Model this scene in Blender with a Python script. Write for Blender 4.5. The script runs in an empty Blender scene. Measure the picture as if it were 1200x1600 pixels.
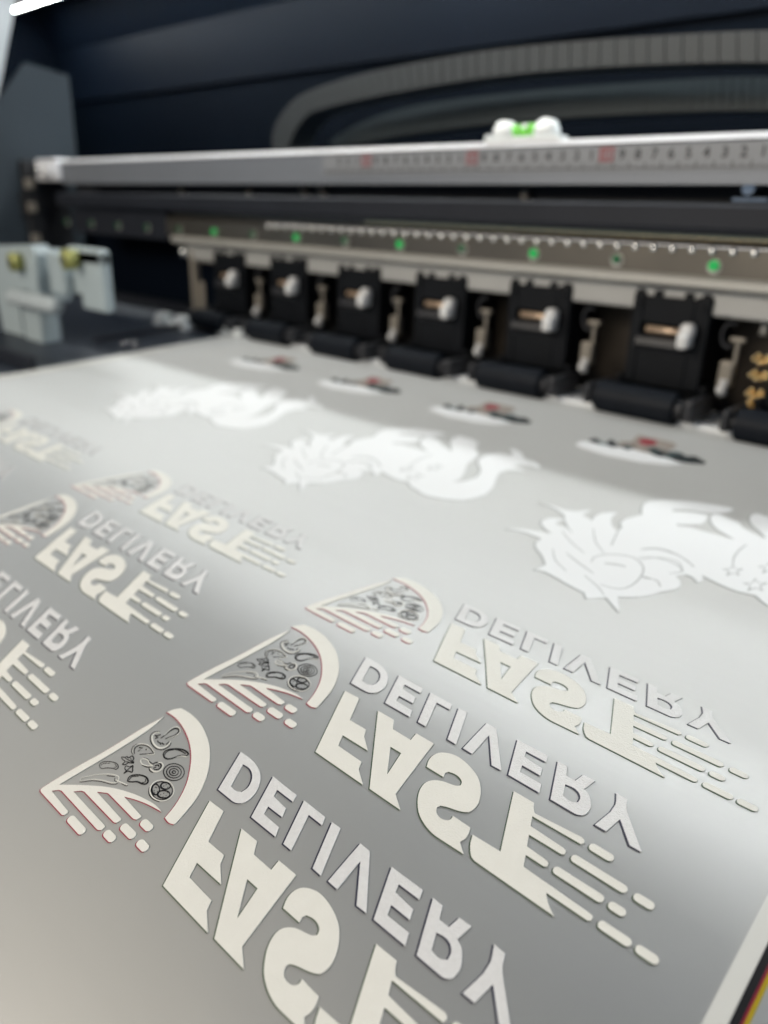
import bpy, bmesh, math, json, random
from mathutils import Vector, Matrix
from mathutils.geometry import tessellate_polygon
random.seed(7)
SC = bpy.context.scene
COL = SC.collection
U = 0.048                      # one modelling unit = 4.8 cm (one row pitch of the print)

# ------------------------------------------------------------------ camera
CR = ((0.7300956, 0.6828420, 0.0262142), (0.2692030, -0.2521491, -0.9294894), (-0.6280846, 0.6856731, -0.3679161))
CPOS = Vector((0.0, -1.3572668, 3.0700720)) * U
cam_d = bpy.data.cameras.new('camera')
cam = bpy.data.objects.new('camera', cam_d); COL.objects.link(cam)
M = Matrix(((CR[0][0], -CR[1][0], -CR[2][0], CPOS.x), (CR[0][1], -CR[1][1], -CR[2][1], CPOS.y),
            (CR[0][2], -CR[1][2], -CR[2][2], CPOS.z), (0, 0, 0, 1)))
cam.matrix_world = M
cam_d.sensor_fit = 'VERTICAL'; cam_d.sensor_height = 36; cam_d.lens = 27.0
cam_d.clip_start = 0.005; cam_d.clip_end = 60
cam_d.dof.use_dof = True
cam_d.dof.focus_distance = 4.0 * U
cam_d.dof.aperture_fstop = 8.6
SC.camera = cam

# ------------------------------------------------------------------ world and lights
W = bpy.data.worlds.new('World'); SC.world = W; W.use_nodes = True
bg = W.node_tree.nodes['Background']
bg.inputs[0].default_value = (0.42, 0.60, 0.88, 1); bg.inputs[1].default_value = 0.21
SC.view_settings.view_transform = 'Standard'; SC.view_settings.look = 'None'
SC.view_settings.exposure = 0.0; SC.view_settings.gamma = 1.0
LAMP_STRENGTH = 50.0
LAMP2_STRENGTH = 23.0
LAMP3_STRENGTH = 15.0
def area(name, loc, target, sx, sy, power, color):
    d = bpy.data.lights.new(name, 'AREA'); d.shape = 'RECTANGLE'; d.size = sx * U; d.size_y = sy * U
    d.energy = power; d.color = color
    o = bpy.data.objects.new(name, d); COL.objects.link(o)
    o.location = Vector(loc) * U
    o.rotation_euler = (Vector(target) - Vector(loc)).to_track_quat('-Z', 'Y').to_euler()
    return o
# room ceiling light behind the operator: warm, soft
area('room_light', (-13, -22, 15), (-3, 1, 0), 18, 10, 19, (1.0, 0.90, 0.76))
area('warm_sheen_fill', (-26, -11, 28), (-4, 3, 0), 26, 20, 2.8, (1.0, 0.84, 0.56))  # added lamp, gives the near left of the film its tan sheen

PROFILE=[[-3.8475,-1.0906],[-3.7278,-1.0547],[-3.6081,-1.0187],[-3.4884,-0.9827],[-3.3687,-0.9467],[-3.249,-0.9107],[-3.1293,-0.8747],[-3.0096,-0.8388],[-2.8899,-0.8028],[-2.7702,-0.7668],[-2.6505,-0.7308],[-2.5307,-0.6948],[-2.411,-0.6588],[-2.2913,-0.6228],[-2.1716,-0.5869],[-2.0519,-0.5509],[-1.9322,-0.5149],[-1.8124,-0.4791],[-1.6925,-0.4438],[-1.5725,-0.409],[-1.4523,-0.3745],[-1.332,-0.3406],[-1.2116,-0.307],[-1.091,-0.274],[-0.9704,-0.2415],[-0.8495,-0.2094],[-0.7286,-0.1778],[-0.6075,-0.1468],[-0.4863,-0.1163],[-0.3649,-0.0863],[-0.2434,-0.057],[-0.1218,-0.0282],[0.0,0.0],[0.1219,0.0275],[0.244,0.0543],[0.3663,0.0804],[0.4887,0.1057],[0.6112,0.1303],[0.7339,0.1541],[0.8568,0.177],[0.9799,0.1989],[1.1032,0.2198],[1.2265,0.2397],[1.3501,0.2585],[1.4741,0.2744],[1.5985,0.2868],[1.7232,0.2956],[1.8481,0.3009],[1.973,0.3027],[2.098,0.3014],[2.223,0.2976],[2.3478,0.2913],[2.4725,0.2824],[2.597,0.2709],[2.7213,0.2577],[2.8456,0.2453],[2.9701,0.2339],[3.0947,0.2234],[3.2193,0.214],[3.344,0.2055],[3.4688,0.1984],[3.5937,0.1927],[3.7186,0.1886],[3.8436,0.1859],[3.9686,0.1847],[4.0936,0.1842],[4.2186,0.1837],[4.3436,0.1832],[4.4686,0.1827],[4.5936,0.1823],[4.7186,0.1818],[4.8436,0.1813],[4.9686,0.1808],[5.0936,0.1803],[5.2186,0.1799],[5.3436,0.1794],[5.4686,0.1789],[5.5936,0.1785],[5.7186,0.178],[5.8436,0.1775],[5.9686,0.177],[6.0936,0.1766],[6.2186,0.1761],[6.3436,0.1756],[6.4686,0.1752],[6.5936,0.1747],[6.7186,0.1742],[6.8436,0.1738],[6.9686,0.1733],[7.0936,0.1728],[7.2186,0.1724],[7.3436,0.1719],[7.4686,0.1714],[7.5936,0.171],[7.7186,0.1705],[7.8436,0.17],[7.9686,0.1696],[8.0936,0.1691],[8.2186,0.1686],[8.3436,0.1682],[8.4686,0.1677],[8.5936,0.1672],[8.7186,0.1668],[8.8436,0.1663],[8.9686,0.1658]]
ART=json.loads('''{"fast":[[[[-2.824,0.438],[-2.708,0.443],[-2.628,0.284],[-2.5,0.287],[-2.474,0.244],[-2.385,0.182],[-2.579,0.178],[-2.546,0.108],[-2.36,0.105],[-2.339,0.061],[-2.247,-0.0],[-2.619,0.001]]],[[[-2.547,0.436],[-2.423,0.438],[-2.38,0.381],[-2.246,0.381],[-2.253,0.437],[-2.126,0.438],[-2.071,0.06],[-1.986,0.003],[-2.203,0.003]],[[-2.304,0.278],[-2.226,0.279],[-2.19,0.126]]],[[[-2.055,0.291],[-2.075,0.334],[-2.077,0.372],[-2.062,0.405],[-2.024,0.431],[-1.976,0.444],[-1.915,0.44],[-1.852,0.423],[-1.796,0.397],[-1.754,0.361],[-1.725,0.324],[-1.7,0.272],[-1.696,0.231],[-1.708,0.199],[-1.737,0.181],[-1.78,0.167],[-1.815,0.157],[-1.843,0.144],[-1.849,0.127],[-1.836,0.105],[-1.807,0.09],[-1.779,0.091],[-1.759,0.101],[-1.752,0.116],[-1.755,0.136],[-1.646,0.134],[-1.633,0.103],[-1.629,0.071],[-1.639,0.042],[-1.585,0.001],[-1.738,-0.004],[-1.797,0.002],[-1.858,0.022],[-1.904,0.048],[-1.941,0.083],[-1.972,0.124],[-1.991,0.168],[-1.993,0.211],[-1.967,0.247],[-1.928,0.268],[-1.88,0.28],[-1.85,0.291],[-1.838,0.304],[-1.845,0.323],[-1.871,0.339],[-1.908,0.343],[-1.941,0.335],[-1.951,0.319],[-1.942,0.292]]],[[[-1.603,0.438],[-1.484,0.44],[-1.47,0.415],[-1.448,0.39],[-1.203,0.411],[-1.183,0.404],[-1.178,0.39],[-1.187,0.376],[-1.448,0.369],[-1.423,0.317],[-1.242,0.31],[-1.221,0.305],[-1.217,0.286],[-1.229,0.276],[-1.403,0.273],[-1.376,0.214],[-1.27,0.209],[-1.251,0.203],[-1.246,0.185],[-1.259,0.174],[-1.355,0.174],[-1.33,0.117],[-0.985,0.107],[-0.967,0.102],[-0.965,0.082],[-0.979,0.072],[-1.181,0.073],[-1.152,0.04],[-1.097,0.002],[-1.524,0.004],[-1.586,0.051],[-1.615,0.11],[-1.458,0.117]]]],"caps":[[[-1.137,0.395],[-1.043,0.396]],[[-1.171,0.293],[-0.924,0.295]],[[-0.865,0.294],[-0.799,0.297]],[[-1.203,0.193],[-0.981,0.193]],[[-0.93,0.195],[-0.878,0.194]],[[-0.922,0.092],[-0.8,0.093]],[[-0.754,0.093],[-0.683,0.096]]],"delivery":[[[[-2.946,0.747],[-2.844,0.509],[-2.728,0.51],[-2.683,0.52],[-2.657,0.547],[-2.652,0.599],[-2.678,0.662],[-2.719,0.706],[-2.771,0.733],[-2.841,0.748]],[[-2.864,0.699],[-2.802,0.565],[-2.752,0.563],[-2.724,0.576],[-2.718,0.612],[-2.735,0.654],[-2.775,0.69],[-2.81,0.702]]],[[[-2.66,0.747],[-2.464,0.743],[-2.447,0.703],[-2.574,0.703],[-2.557,0.664],[-2.448,0.655],[-2.423,0.607],[-2.534,0.605],[-2.516,0.561],[-2.391,0.558],[-2.365,0.511],[-2.558,0.509]]],[[[-2.406,0.745],[-2.242,0.742],[-2.221,0.699],[-2.321,0.7],[-2.243,0.509],[-2.303,0.509]]],[[[-2.193,0.743],[-2.132,0.744],[-2.027,0.507],[-2.088,0.509]]],[[[-1.994,0.744],[-1.927,0.742],[-1.729,0.509],[-1.79,0.507],[-1.928,0.675],[-1.916,0.507],[-1.981,0.509]]],[[[-1.789,0.745],[-1.597,0.747],[-1.581,0.702],[-1.704,0.701],[-1.69,0.662],[-1.573,0.652],[-1.554,0.605],[-1.666,0.606],[-1.648,0.56],[-1.52,0.561],[-1.497,0.508],[-1.685,0.508]]],[[[-1.538,0.747],[-1.48,0.745],[-1.453,0.687],[-1.4,0.687],[-1.389,0.748],[-1.323,0.749],[-1.338,0.667],[-1.303,0.651],[-1.271,0.613],[-1.252,0.572],[-1.254,0.533],[-1.273,0.514],[-1.303,0.507],[-1.433,0.508]],[[-1.427,0.635],[-1.396,0.564],[-1.34,0.56],[-1.319,0.576],[-1.324,0.605],[-1.346,0.63],[-1.378,0.641]]],[[[-1.205,0.748],[-1.144,0.743],[-1.11,0.674],[-0.951,0.509],[-1.011,0.508],[-1.114,0.613],[-1.13,0.51],[-1.19,0.51],[-1.173,0.678]]]],"pizza":[[[[-3.578,0.667],[-3.566,0.697],[-3.531,0.738],[-3.45,0.747],[-3.337,0.738],[-3.231,0.708],[-3.138,0.666],[-3.058,0.611],[-2.992,0.551],[-2.935,0.476],[-2.895,0.398],[-2.876,0.327],[-2.86,0.244],[-2.865,0.232],[-2.895,0.222],[-2.939,0.226],[-2.949,0.274],[-2.978,0.351],[-3.023,0.425],[-3.089,0.495],[-3.159,0.553],[-3.246,0.604],[-3.338,0.64],[-3.442,0.665],[-3.52,0.671]]],[[[-3.563,0.633],[-3.599,0.487],[-3.617,0.364],[-3.638,0.246],[-3.671,0.116],[-3.695,0.006],[-3.712,-0.091],[-3.71,-0.109],[-3.689,-0.116],[-3.443,-0.115],[-3.427,-0.106],[-3.424,-0.089],[-3.434,-0.081],[-3.644,-0.073],[-3.594,-0.037],[-3.208,-0.04],[-3.179,-0.037],[-3.164,-0.026],[-3.165,-0.006],[-3.178,-0.001],[-3.528,0.003],[-3.474,0.041],[-3.153,0.04],[-3.133,0.048],[-3.129,0.069],[-3.139,0.077],[-3.41,0.085],[-3.374,0.105],[-3.339,0.12],[-3.083,0.117],[-3.058,0.126],[-3.052,0.148],[-3.06,0.154],[-3.248,0.163],[-3.188,0.187],[-3.1,0.214],[-2.982,0.237],[-3.046,0.24],[-3.124,0.229],[-3.218,0.206],[-3.304,0.176],[-3.384,0.141],[-3.473,0.09],[-3.558,0.035],[-3.646,-0.025],[-3.622,0.09],[-3.598,0.202],[-3.573,0.338],[-3.554,0.481],[-3.553,0.571]]]],"pcaps":[[[-3.37,-0.098],[-3.252,-0.094]],[[-3.118,-0.02],[-3.071,-0.017]],[[-3.075,0.057],[-2.997,0.061]],[[-3.006,0.138],[-2.96,0.141]],[[-2.917,0.059],[-2.875,0.061]]],"white_strokes":[[3.25,[[-3.478,0.548],[-3.498,0.524],[-3.49,0.501],[-3.454,0.482],[-3.411,0.473],[-3.373,0.479],[-3.353,0.499],[-3.351,0.526],[-3.364,0.545]]],[1.75,[[-3.433,0.55],[-3.439,0.582],[-3.439,0.62],[-3.418,0.637],[-3.389,0.634],[-3.372,0.616],[-3.374,0.589],[-3.394,0.549]]],[1.625,[[-3.469,0.358],[-3.497,0.37],[-3.515,0.393],[-3.508,0.419],[-3.48,0.44],[-3.439,0.45],[-3.392,0.444],[-3.362,0.433],[-3.399,0.405]]],[1.75,[[-3.429,0.426],[-3.421,0.43]]],[1.25,[[-3.457,0.398],[-3.458,0.392]]],[1.25,[[-3.477,0.416],[-3.468,0.418]]],[1.0,[[-3.229,0.499],[-3.212,0.524],[-3.182,0.537],[-3.184,0.552]]],[2.125,[[-3.048,0.358],[-3.036,0.348],[-3.028,0.336],[-3.024,0.324],[-3.024,0.312],[-3.027,0.299],[-3.035,0.288],[-3.046,0.278],[-3.06,0.27],[-3.076,0.264],[-3.094,0.261],[-3.112,0.26],[-3.13,0.263],[-3.147,0.268],[-3.162,0.275],[-3.174,0.285],[-3.183,0.297],[-3.187,0.309],[-3.188,0.322],[-3.184,0.335],[-3.176,0.346],[-3.165,0.357],[-3.15,0.365],[-3.134,0.371],[-3.116,0.374],[-3.097,0.374],[-3.079,0.371],[-3.062,0.365],[-3.048,0.358]]],[1.875,[[-3.295,0.382],[-3.322,0.377],[-3.356,0.386],[-3.384,0.379],[-3.393,0.365],[-3.382,0.354],[-3.356,0.35],[-3.328,0.359],[-3.295,0.379]]],[2.75,[[-3.29,0.411],[-3.271,0.423],[-3.245,0.417],[-3.231,0.395],[-3.238,0.372],[-3.266,0.36],[-3.296,0.361]]],[1.5,[[-3.569,0.066],[-3.574,0.084],[-3.528,0.141],[-3.469,0.19],[-3.419,0.214],[-3.39,0.215],[-3.372,0.191],[-3.398,0.17],[-3.461,0.145],[-3.515,0.113],[-3.561,0.067],[-3.569,0.066]]],[1.75,[[-3.394,0.196],[-3.352,0.205],[-3.303,0.217]]]],"black_strokes":[[1.125,[[-3.481,0.553],[-3.511,0.527],[-3.501,0.496],[-3.461,0.473],[-3.418,0.464],[-3.376,0.467],[-3.346,0.486],[-3.338,0.52],[-3.352,0.543]]],[1.75,[[-3.434,0.525],[-3.433,0.555],[-3.435,0.585],[-3.43,0.614],[-3.413,0.628],[-3.393,0.627],[-3.382,0.613],[-3.384,0.585],[-3.409,0.539]]],[1.375,[[-3.476,0.515],[-3.458,0.541]]],[1.375,[[-3.461,0.503],[-3.452,0.52]]],[1.375,[[-3.435,0.503],[-3.413,0.497]]],[1.375,[[-3.413,0.504],[-3.392,0.497]]],[1.375,[[-3.401,0.509],[-3.375,0.509]]],[1.375,[[-3.485,0.518],[-3.461,0.517]]],[1.375,[[-3.365,0.516],[-3.368,0.543]]],[1.125,[[-3.47,0.354],[-3.499,0.365],[-3.521,0.388],[-3.519,0.415]]],[1.125,[[-3.465,0.364],[-3.49,0.375],[-3.503,0.394],[-3.498,0.418],[-3.473,0.435],[-3.434,0.444],[-3.394,0.439],[-3.376,0.433],[-3.438,0.38]]],[1.5,[[-3.484,0.406],[-3.462,0.417]]],[1.5,[[-3.467,0.387],[-3.462,0.402]]],[1.5,[[-3.432,0.419],[-3.436,0.428]]],[1.875,[[-3.318,0.465],[-3.328,0.485],[-3.315,0.51],[-3.281,0.538],[-3.242,0.556],[-3.205,0.558],[-3.19,0.552],[-3.195,0.54]]],[1.875,[[-3.318,0.465],[-3.291,0.456],[-3.266,0.461],[-3.249,0.477],[-3.236,0.502]]],[1.0,[[-3.302,0.465],[-3.313,0.478],[-3.311,0.502],[-3.291,0.522]]],[0.875,[[-3.239,0.503],[-3.218,0.528],[-3.196,0.541]]],[1.25,[[-3.296,0.525],[-3.254,0.541],[-3.206,0.547]]],[1.25,[[-3.104,0.465],[-3.092,0.453],[-3.085,0.439],[-3.085,0.423],[-3.092,0.409],[-3.105,0.396],[-3.123,0.386],[-3.144,0.381],[-3.166,0.38],[-3.187,0.385],[-3.206,0.393],[-3.219,0.405],[-3.226,0.42],[-3.226,0.436],[-3.219,0.451],[-3.205,0.464],[-3.187,0.473],[-3.165,0.478],[-3.143,0.479],[-3.122,0.474],[-3.104,0.465]]],[1.25,[[-3.119,0.455],[-3.11,0.446],[-3.105,0.436],[-3.106,0.425],[-3.111,0.415],[-3.12,0.406],[-3.133,0.399],[-3.147,0.395],[-3.163,0.395],[-3.178,0.398],[-3.191,0.404],[-3.2,0.412],[-3.205,0.423],[-3.205,0.434],[-3.2,0.444],[-3.19,0.453],[-3.177,0.46],[-3.162,0.464],[-3.146,0.464],[-3.131,0.461],[-3.119,0.455]]],[1.25,[[-3.133,0.445],[-3.128,0.44],[-3.125,0.434],[-3.125,0.427],[-3.128,0.421],[-3.134,0.415],[-3.142,0.411],[-3.151,0.409],[-3.16,0.408],[-3.169,0.41],[-3.177,0.414],[-3.182,0.419],[-3.185,0.425],[-3.185,0.432],[-3.181,0.438],[-3.176,0.444],[-3.168,0.448],[-3.159,0.45],[-3.149,0.45],[-3.14,0.449],[-3.133,0.445]]],[1.25,[[-3.146,0.435],[-3.144,0.433],[-3.143,0.431],[-3.143,0.429],[-3.144,0.426],[-3.147,0.424],[-3.15,0.422],[-3.153,0.421],[-3.157,0.421],[-3.16,0.422],[-3.163,0.423],[-3.165,0.425],[-3.166,0.428],[-3.166,0.43],[-3.165,0.433],[-3.163,0.435],[-3.16,0.436],[-3.156,0.437],[-3.152,0.438],[-3.149,0.437],[-3.146,0.435]]],[1.25,[[-3.055,0.351],[-3.045,0.342],[-3.038,0.333],[-3.035,0.322],[-3.035,0.311],[-3.038,0.3],[-3.045,0.29],[-3.055,0.281],[-3.067,0.274],[-3.081,0.269],[-3.097,0.266],[-3.113,0.266],[-3.128,0.268],[-3.143,0.272],[-3.156,0.279],[-3.166,0.287],[-3.173,0.297],[-3.177,0.308],[-3.177,0.319],[-3.174,0.33],[-3.167,0.34],[-3.157,0.349],[-3.144,0.356],[-3.13,0.362],[-3.114,0.364],[-3.098,0.365],[-3.082,0.362],[-3.068,0.358],[-3.055,0.351]]],[1.0,[[-3.184,0.284],[-3.148,0.259],[-3.099,0.254],[-3.053,0.266]]],[1.875,[[-3.123,0.312],[-3.113,0.303],[-3.107,0.294],[-3.106,0.285],[-3.111,0.279],[-3.12,0.275],[-3.133,0.275],[-3.147,0.279],[-3.16,0.285],[-3.17,0.294],[-3.176,0.303],[-3.177,0.312],[-3.172,0.319],[-3.162,0.322],[-3.15,0.322],[-3.136,0.318],[-3.123,0.312]]],[1.875,[[-3.092,0.363],[-3.086,0.356],[-3.085,0.349],[-3.088,0.341],[-3.096,0.333],[-3.106,0.328],[-3.117,0.325],[-3.129,0.326],[-3.138,0.33],[-3.144,0.336],[-3.145,0.344],[-3.142,0.352],[-3.134,0.359],[-3.124,0.364],[-3.112,0.367],[-3.101,0.366],[-3.092,0.363]]],[1.875,[[-3.046,0.329],[-3.04,0.322],[-3.04,0.313],[-3.045,0.303],[-3.054,0.294],[-3.067,0.287],[-3.081,0.283],[-3.095,0.283],[-3.105,0.287],[-3.111,0.294],[-3.112,0.303],[-3.107,0.313],[-3.097,0.322],[-3.084,0.329],[-3.07,0.333],[-3.057,0.333],[-3.046,0.329]]],[1.25,[[-3.143,0.288],[-3.138,0.289]]],[1.25,[[-3.15,0.308],[-3.145,0.309]]],[1.25,[[-3.123,0.296],[-3.118,0.297]]],[1.25,[[-3.129,0.282],[-3.124,0.283]]],[1.25,[[-3.124,0.339],[-3.119,0.34]]],[1.25,[[-3.12,0.352],[-3.115,0.353]]],[1.25,[[-3.098,0.348],[-3.093,0.349]]],[1.25,[[-3.089,0.295],[-3.085,0.296]]],[1.25,[[-3.083,0.312],[-3.078,0.313]]],[1.25,[[-3.058,0.311],[-3.054,0.312]]],[1.25,[[-3.067,0.296],[-3.062,0.297]]],[1.25,[[-3.068,0.326],[-3.064,0.327]]],[1.25,[[-3.158,0.306],[-3.153,0.307]]],[1.125,[[-3.3,0.39],[-3.334,0.385],[-3.366,0.389],[-3.394,0.38]]],[1.0,[[-3.356,0.345],[-3.32,0.354],[-3.296,0.371]]],[1.625,[[-3.308,0.393],[-3.297,0.41],[-3.267,0.415],[-3.25,0.404],[-3.249,0.384],[-3.269,0.37]]],[1.5,[[-3.287,0.387],[-3.276,0.402],[-3.26,0.399]]],[1.125,[[-3.303,0.359],[-3.281,0.351],[-3.253,0.354]]],[1.25,[[-3.28,0.372],[-3.272,0.388]]],[1.25,[[-3.512,0.304],[-3.492,0.316],[-3.487,0.326],[-3.47,0.326],[-3.465,0.347],[-3.438,0.341],[-3.432,0.329],[-3.41,0.324],[-3.44,0.306],[-3.441,0.29],[-3.46,0.278],[-3.464,0.299],[-3.488,0.298],[-3.512,0.304]]],[0.875,[[-3.41,0.324],[-3.458,0.317],[-3.488,0.313]]],[0.875,[[-3.441,0.312],[-3.458,0.3]]],[0.875,[[-3.429,0.321],[-3.457,0.332]]],[1.25,[[-3.432,0.285],[-3.407,0.294],[-3.399,0.311],[-3.383,0.299],[-3.36,0.282],[-3.387,0.273],[-3.394,0.248],[-3.4,0.267],[-3.418,0.269],[-3.432,0.285]]],[0.875,[[-3.397,0.309],[-3.399,0.281],[-3.394,0.251]]],[1.875,[[-3.333,0.235],[-3.346,0.256],[-3.334,0.278],[-3.302,0.3],[-3.262,0.312],[-3.227,0.304],[-3.221,0.286],[-3.242,0.273],[-3.277,0.264],[-3.3,0.246],[-3.322,0.234],[-3.333,0.235]]],[1.0,[[-3.327,0.239],[-3.332,0.266],[-3.302,0.29]]],[0.875,[[-3.254,0.304],[-3.237,0.291],[-3.248,0.277]]],[0.9,[[-3.567,0.189],[-3.579,0.212],[-3.542,0.244],[-3.496,0.26],[-3.463,0.253],[-3.459,0.237],[-3.481,0.229],[-3.517,0.208],[-3.537,0.188],[-3.567,0.189]]],[0.5,[[-3.561,0.194],[-3.562,0.213],[-3.531,0.238]]],[0.5,[[-3.502,0.252],[-3.474,0.248],[-3.484,0.236]]],[0.75,[[-3.466,0.179],[-3.42,0.204]]],[0.625,[[-3.41,0.2],[-3.394,0.188],[-3.375,0.193]]],[0.625,[[-3.566,0.061],[-3.555,0.064],[-3.507,0.108],[-3.452,0.139],[-3.388,0.164],[-3.36,0.189]]],[0.625,[[-3.345,0.201],[-3.308,0.209],[-3.301,0.218]]]],"unicorn":[[[[-2.042,3.475],[-2.229,3.627],[-2.324,3.502],[-2.389,3.578],[-2.519,3.602],[-2.687,3.649],[-2.793,3.67],[-2.871,3.644],[-2.859,3.785],[-2.925,3.863],[-3.002,3.933],[-3.103,4.014],[-3.153,4.099],[-3.146,4.177],[-3.272,4.193],[-3.385,4.185],[-3.496,4.136],[-3.391,4.23],[-3.281,4.278],[-3.14,4.33],[-3.24,4.379],[-3.332,4.458],[-3.361,4.533],[-3.329,4.616],[-3.205,4.686],[-3.232,4.582],[-3.229,4.531],[-3.111,4.527],[-2.99,4.446],[-3.148,4.591],[-3.274,4.761],[-3.444,4.842],[-3.599,4.849],[-3.465,4.874],[-3.337,4.866],[-3.232,4.911],[-3.146,5.031],[-3.145,4.863],[-3.019,4.826],[-3.047,4.917],[-3.041,5.012],[-2.989,5.086],[-2.925,5.13],[-2.926,5.046],[-2.859,4.884],[-2.797,4.809],[-2.733,4.771],[-2.738,4.863],[-2.798,4.938],[-2.808,5.043],[-2.775,5.154],[-2.739,5.254],[-2.814,5.406],[-2.842,5.519],[-2.831,5.6],[-2.755,5.693],[-2.653,5.777],[-2.509,5.86],[-2.372,5.906],[-2.234,5.943],[-2.163,5.955],[-2.154,5.903],[-2.181,5.805],[-2.257,5.72],[-2.315,5.691],[-2.388,5.669],[-2.485,5.633],[-2.576,5.557],[-2.562,5.502],[-2.443,5.583],[-2.35,5.627],[-2.278,5.635],[-2.257,5.572],[-2.241,5.46],[-2.253,5.393],[-2.327,5.314],[-2.41,5.252],[-2.382,5.224],[-2.279,5.27],[-2.163,5.269],[-2.072,5.278],[-1.977,5.275],[-1.899,5.282],[-1.991,5.335],[-2.074,5.379],[-2.149,5.449],[-2.215,5.546],[-2.248,5.629],[-2.25,5.703],[-2.206,5.716],[-2.12,5.696],[-2.0,5.66],[-1.945,5.586],[-1.83,5.524],[-1.718,5.474],[-1.72,5.506],[-1.804,5.607],[-1.887,5.685],[-1.95,5.784],[-1.981,5.885],[-1.975,5.963],[-1.928,5.992],[-1.906,5.968],[-1.774,5.974],[-1.631,5.909],[-1.558,5.756],[-1.408,5.591],[-1.339,5.422],[-1.299,5.264],[-1.168,5.036],[-1.082,4.859],[-1.084,4.711],[-1.013,4.813],[-0.98,4.99],[-1.051,5.165],[-1.139,5.272],[-1.254,5.387],[-1.311,5.504],[-1.321,5.639],[-1.238,5.771],[-1.098,5.796],[-1.129,5.897],[-1.238,5.949],[-1.22,6.013],[-1.096,5.973],[-0.913,5.802],[-0.777,5.799],[-0.669,5.733],[-0.641,5.651],[-0.756,5.666],[-0.862,5.625],[-0.898,5.529],[-0.79,5.518],[-0.688,5.463],[-0.776,5.447],[-0.862,5.381],[-0.874,5.256],[-0.786,5.074],[-0.674,4.863],[-0.622,4.681],[-0.653,4.512],[-0.717,4.39],[-0.824,4.324],[-0.953,4.283],[-1.071,4.266],[-1.233,4.316],[-1.304,4.332],[-1.42,4.416],[-1.557,4.39],[-1.714,4.417],[-1.848,4.459],[-1.818,4.404],[-1.809,4.343],[-1.824,4.318],[-1.851,4.351],[-1.903,4.386],[-1.944,4.389],[-1.993,4.304],[-1.932,4.243],[-1.903,4.177],[-1.903,4.11],[-1.927,4.051],[-1.966,3.997],[-1.995,3.905],[-2.051,3.808],[-2.172,3.693]]]],"ustrokes":[[5,[[-2.608,4.071],[-2.631,4.186],[-2.554,4.31],[-2.387,4.378],[-2.236,4.249],[-2.18,4.0],[-2.218,3.819],[-2.366,3.777]]],[8,[[-2.517,4.126],[-2.44,4.169],[-2.361,4.188]]],[5,[[-2.36,4.403],[-2.25,4.502],[-2.098,4.505],[-1.987,4.423],[-2.05,4.315]]],[5,[[-2.636,4.464],[-2.733,4.771]]],[5,[[-2.174,4.103],[-2.08,4.139],[-2.007,4.061]]],[7,[[-2.204,4.125],[-2.114,4.133]]],[5,[[-2.497,3.909],[-2.689,3.997],[-2.842,4.078]]],[4,[[-2.731,4.179],[-2.926,4.292],[-3.103,4.438]]],[4,[[-2.606,4.291],[-2.768,4.434],[-2.919,4.667]]],[6,[[-2.408,4.583],[-2.296,4.684],[-2.131,4.665],[-1.953,4.557]]],[4,[[-2.53,3.827],[-2.361,3.732],[-2.253,3.638]]],[4,[[-2.674,3.796],[-2.846,3.908],[-2.971,4.076]]],[5,[[-1.733,4.795],[-1.777,4.935],[-1.795,5.103],[-1.786,5.248]]],[4,[[-1.731,4.791],[-1.692,4.74],[-1.648,4.776],[-1.666,4.704],[-1.631,4.65],[-1.68,4.654],[-1.702,4.586],[-1.715,4.66],[-1.765,4.671],[-1.723,4.713],[-1.731,4.791]]],[4,[[-1.518,4.683],[-1.475,4.626],[-1.423,4.668],[-1.446,4.584],[-1.408,4.523],[-1.463,4.527],[-1.49,4.449],[-1.503,4.533],[-1.559,4.545],[-1.51,4.594],[-1.518,4.683]]],[4,[[-1.533,5.041],[-1.493,4.985],[-1.446,5.023],[-1.467,4.944],[-1.431,4.884],[-1.483,4.89],[-1.507,4.815],[-1.519,4.896],[-1.571,4.91],[-1.526,4.955],[-1.533,5.041]]],[4,[[-2.413,4.547],[-2.322,4.655],[-2.16,4.668],[-2.039,4.62],[-1.954,4.546]]],[4,[[-2.332,4.381],[-2.252,4.505],[-2.11,4.556],[-2.024,4.483],[-1.999,4.407]]]],"kart_white":[[[[-4.241,6.634],[-4.25,6.769],[-4.145,6.802],[-3.875,6.875],[-3.68,6.911],[-3.41,6.868],[-3.161,6.847],[-3.036,6.827],[-3.158,6.668],[-3.407,6.57],[-3.796,6.525],[-4.102,6.569]]]],"kart_dark":[[[[-3.311,7.002],[-3.283,7.12],[-3.192,7.139],[-3.101,7.066],[-3.035,7.14],[-2.863,7.025],[-2.866,6.964],[-3.022,6.883],[-3.173,6.874]]],[[[-4.208,6.874],[-4.179,6.986],[-4.047,6.889],[-4.047,6.806]]],[[[-4.002,6.929],[-4.017,7.06],[-3.887,6.947],[-3.868,6.841]]],[[[-3.802,6.9],[-3.771,7.008],[-3.671,6.894],[-3.701,6.828]]],[[[-3.512,6.996],[-3.494,7.132],[-3.291,6.958],[-3.323,6.854]]]],"kart_red":[[[[-3.754,7.233],[-3.747,7.351],[-3.604,7.366],[-3.533,7.261],[-3.58,7.137],[-3.682,7.129]]]],"kart_grey":[[[[-3.8,7.15],[-3.859,7.445],[-3.767,7.437],[-3.427,7.439],[-3.337,7.353],[-3.328,7.041],[-3.431,6.911],[-3.642,6.92],[-3.831,6.915],[-3.905,7.057]]]]}''')

SHR = 0.60
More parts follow.
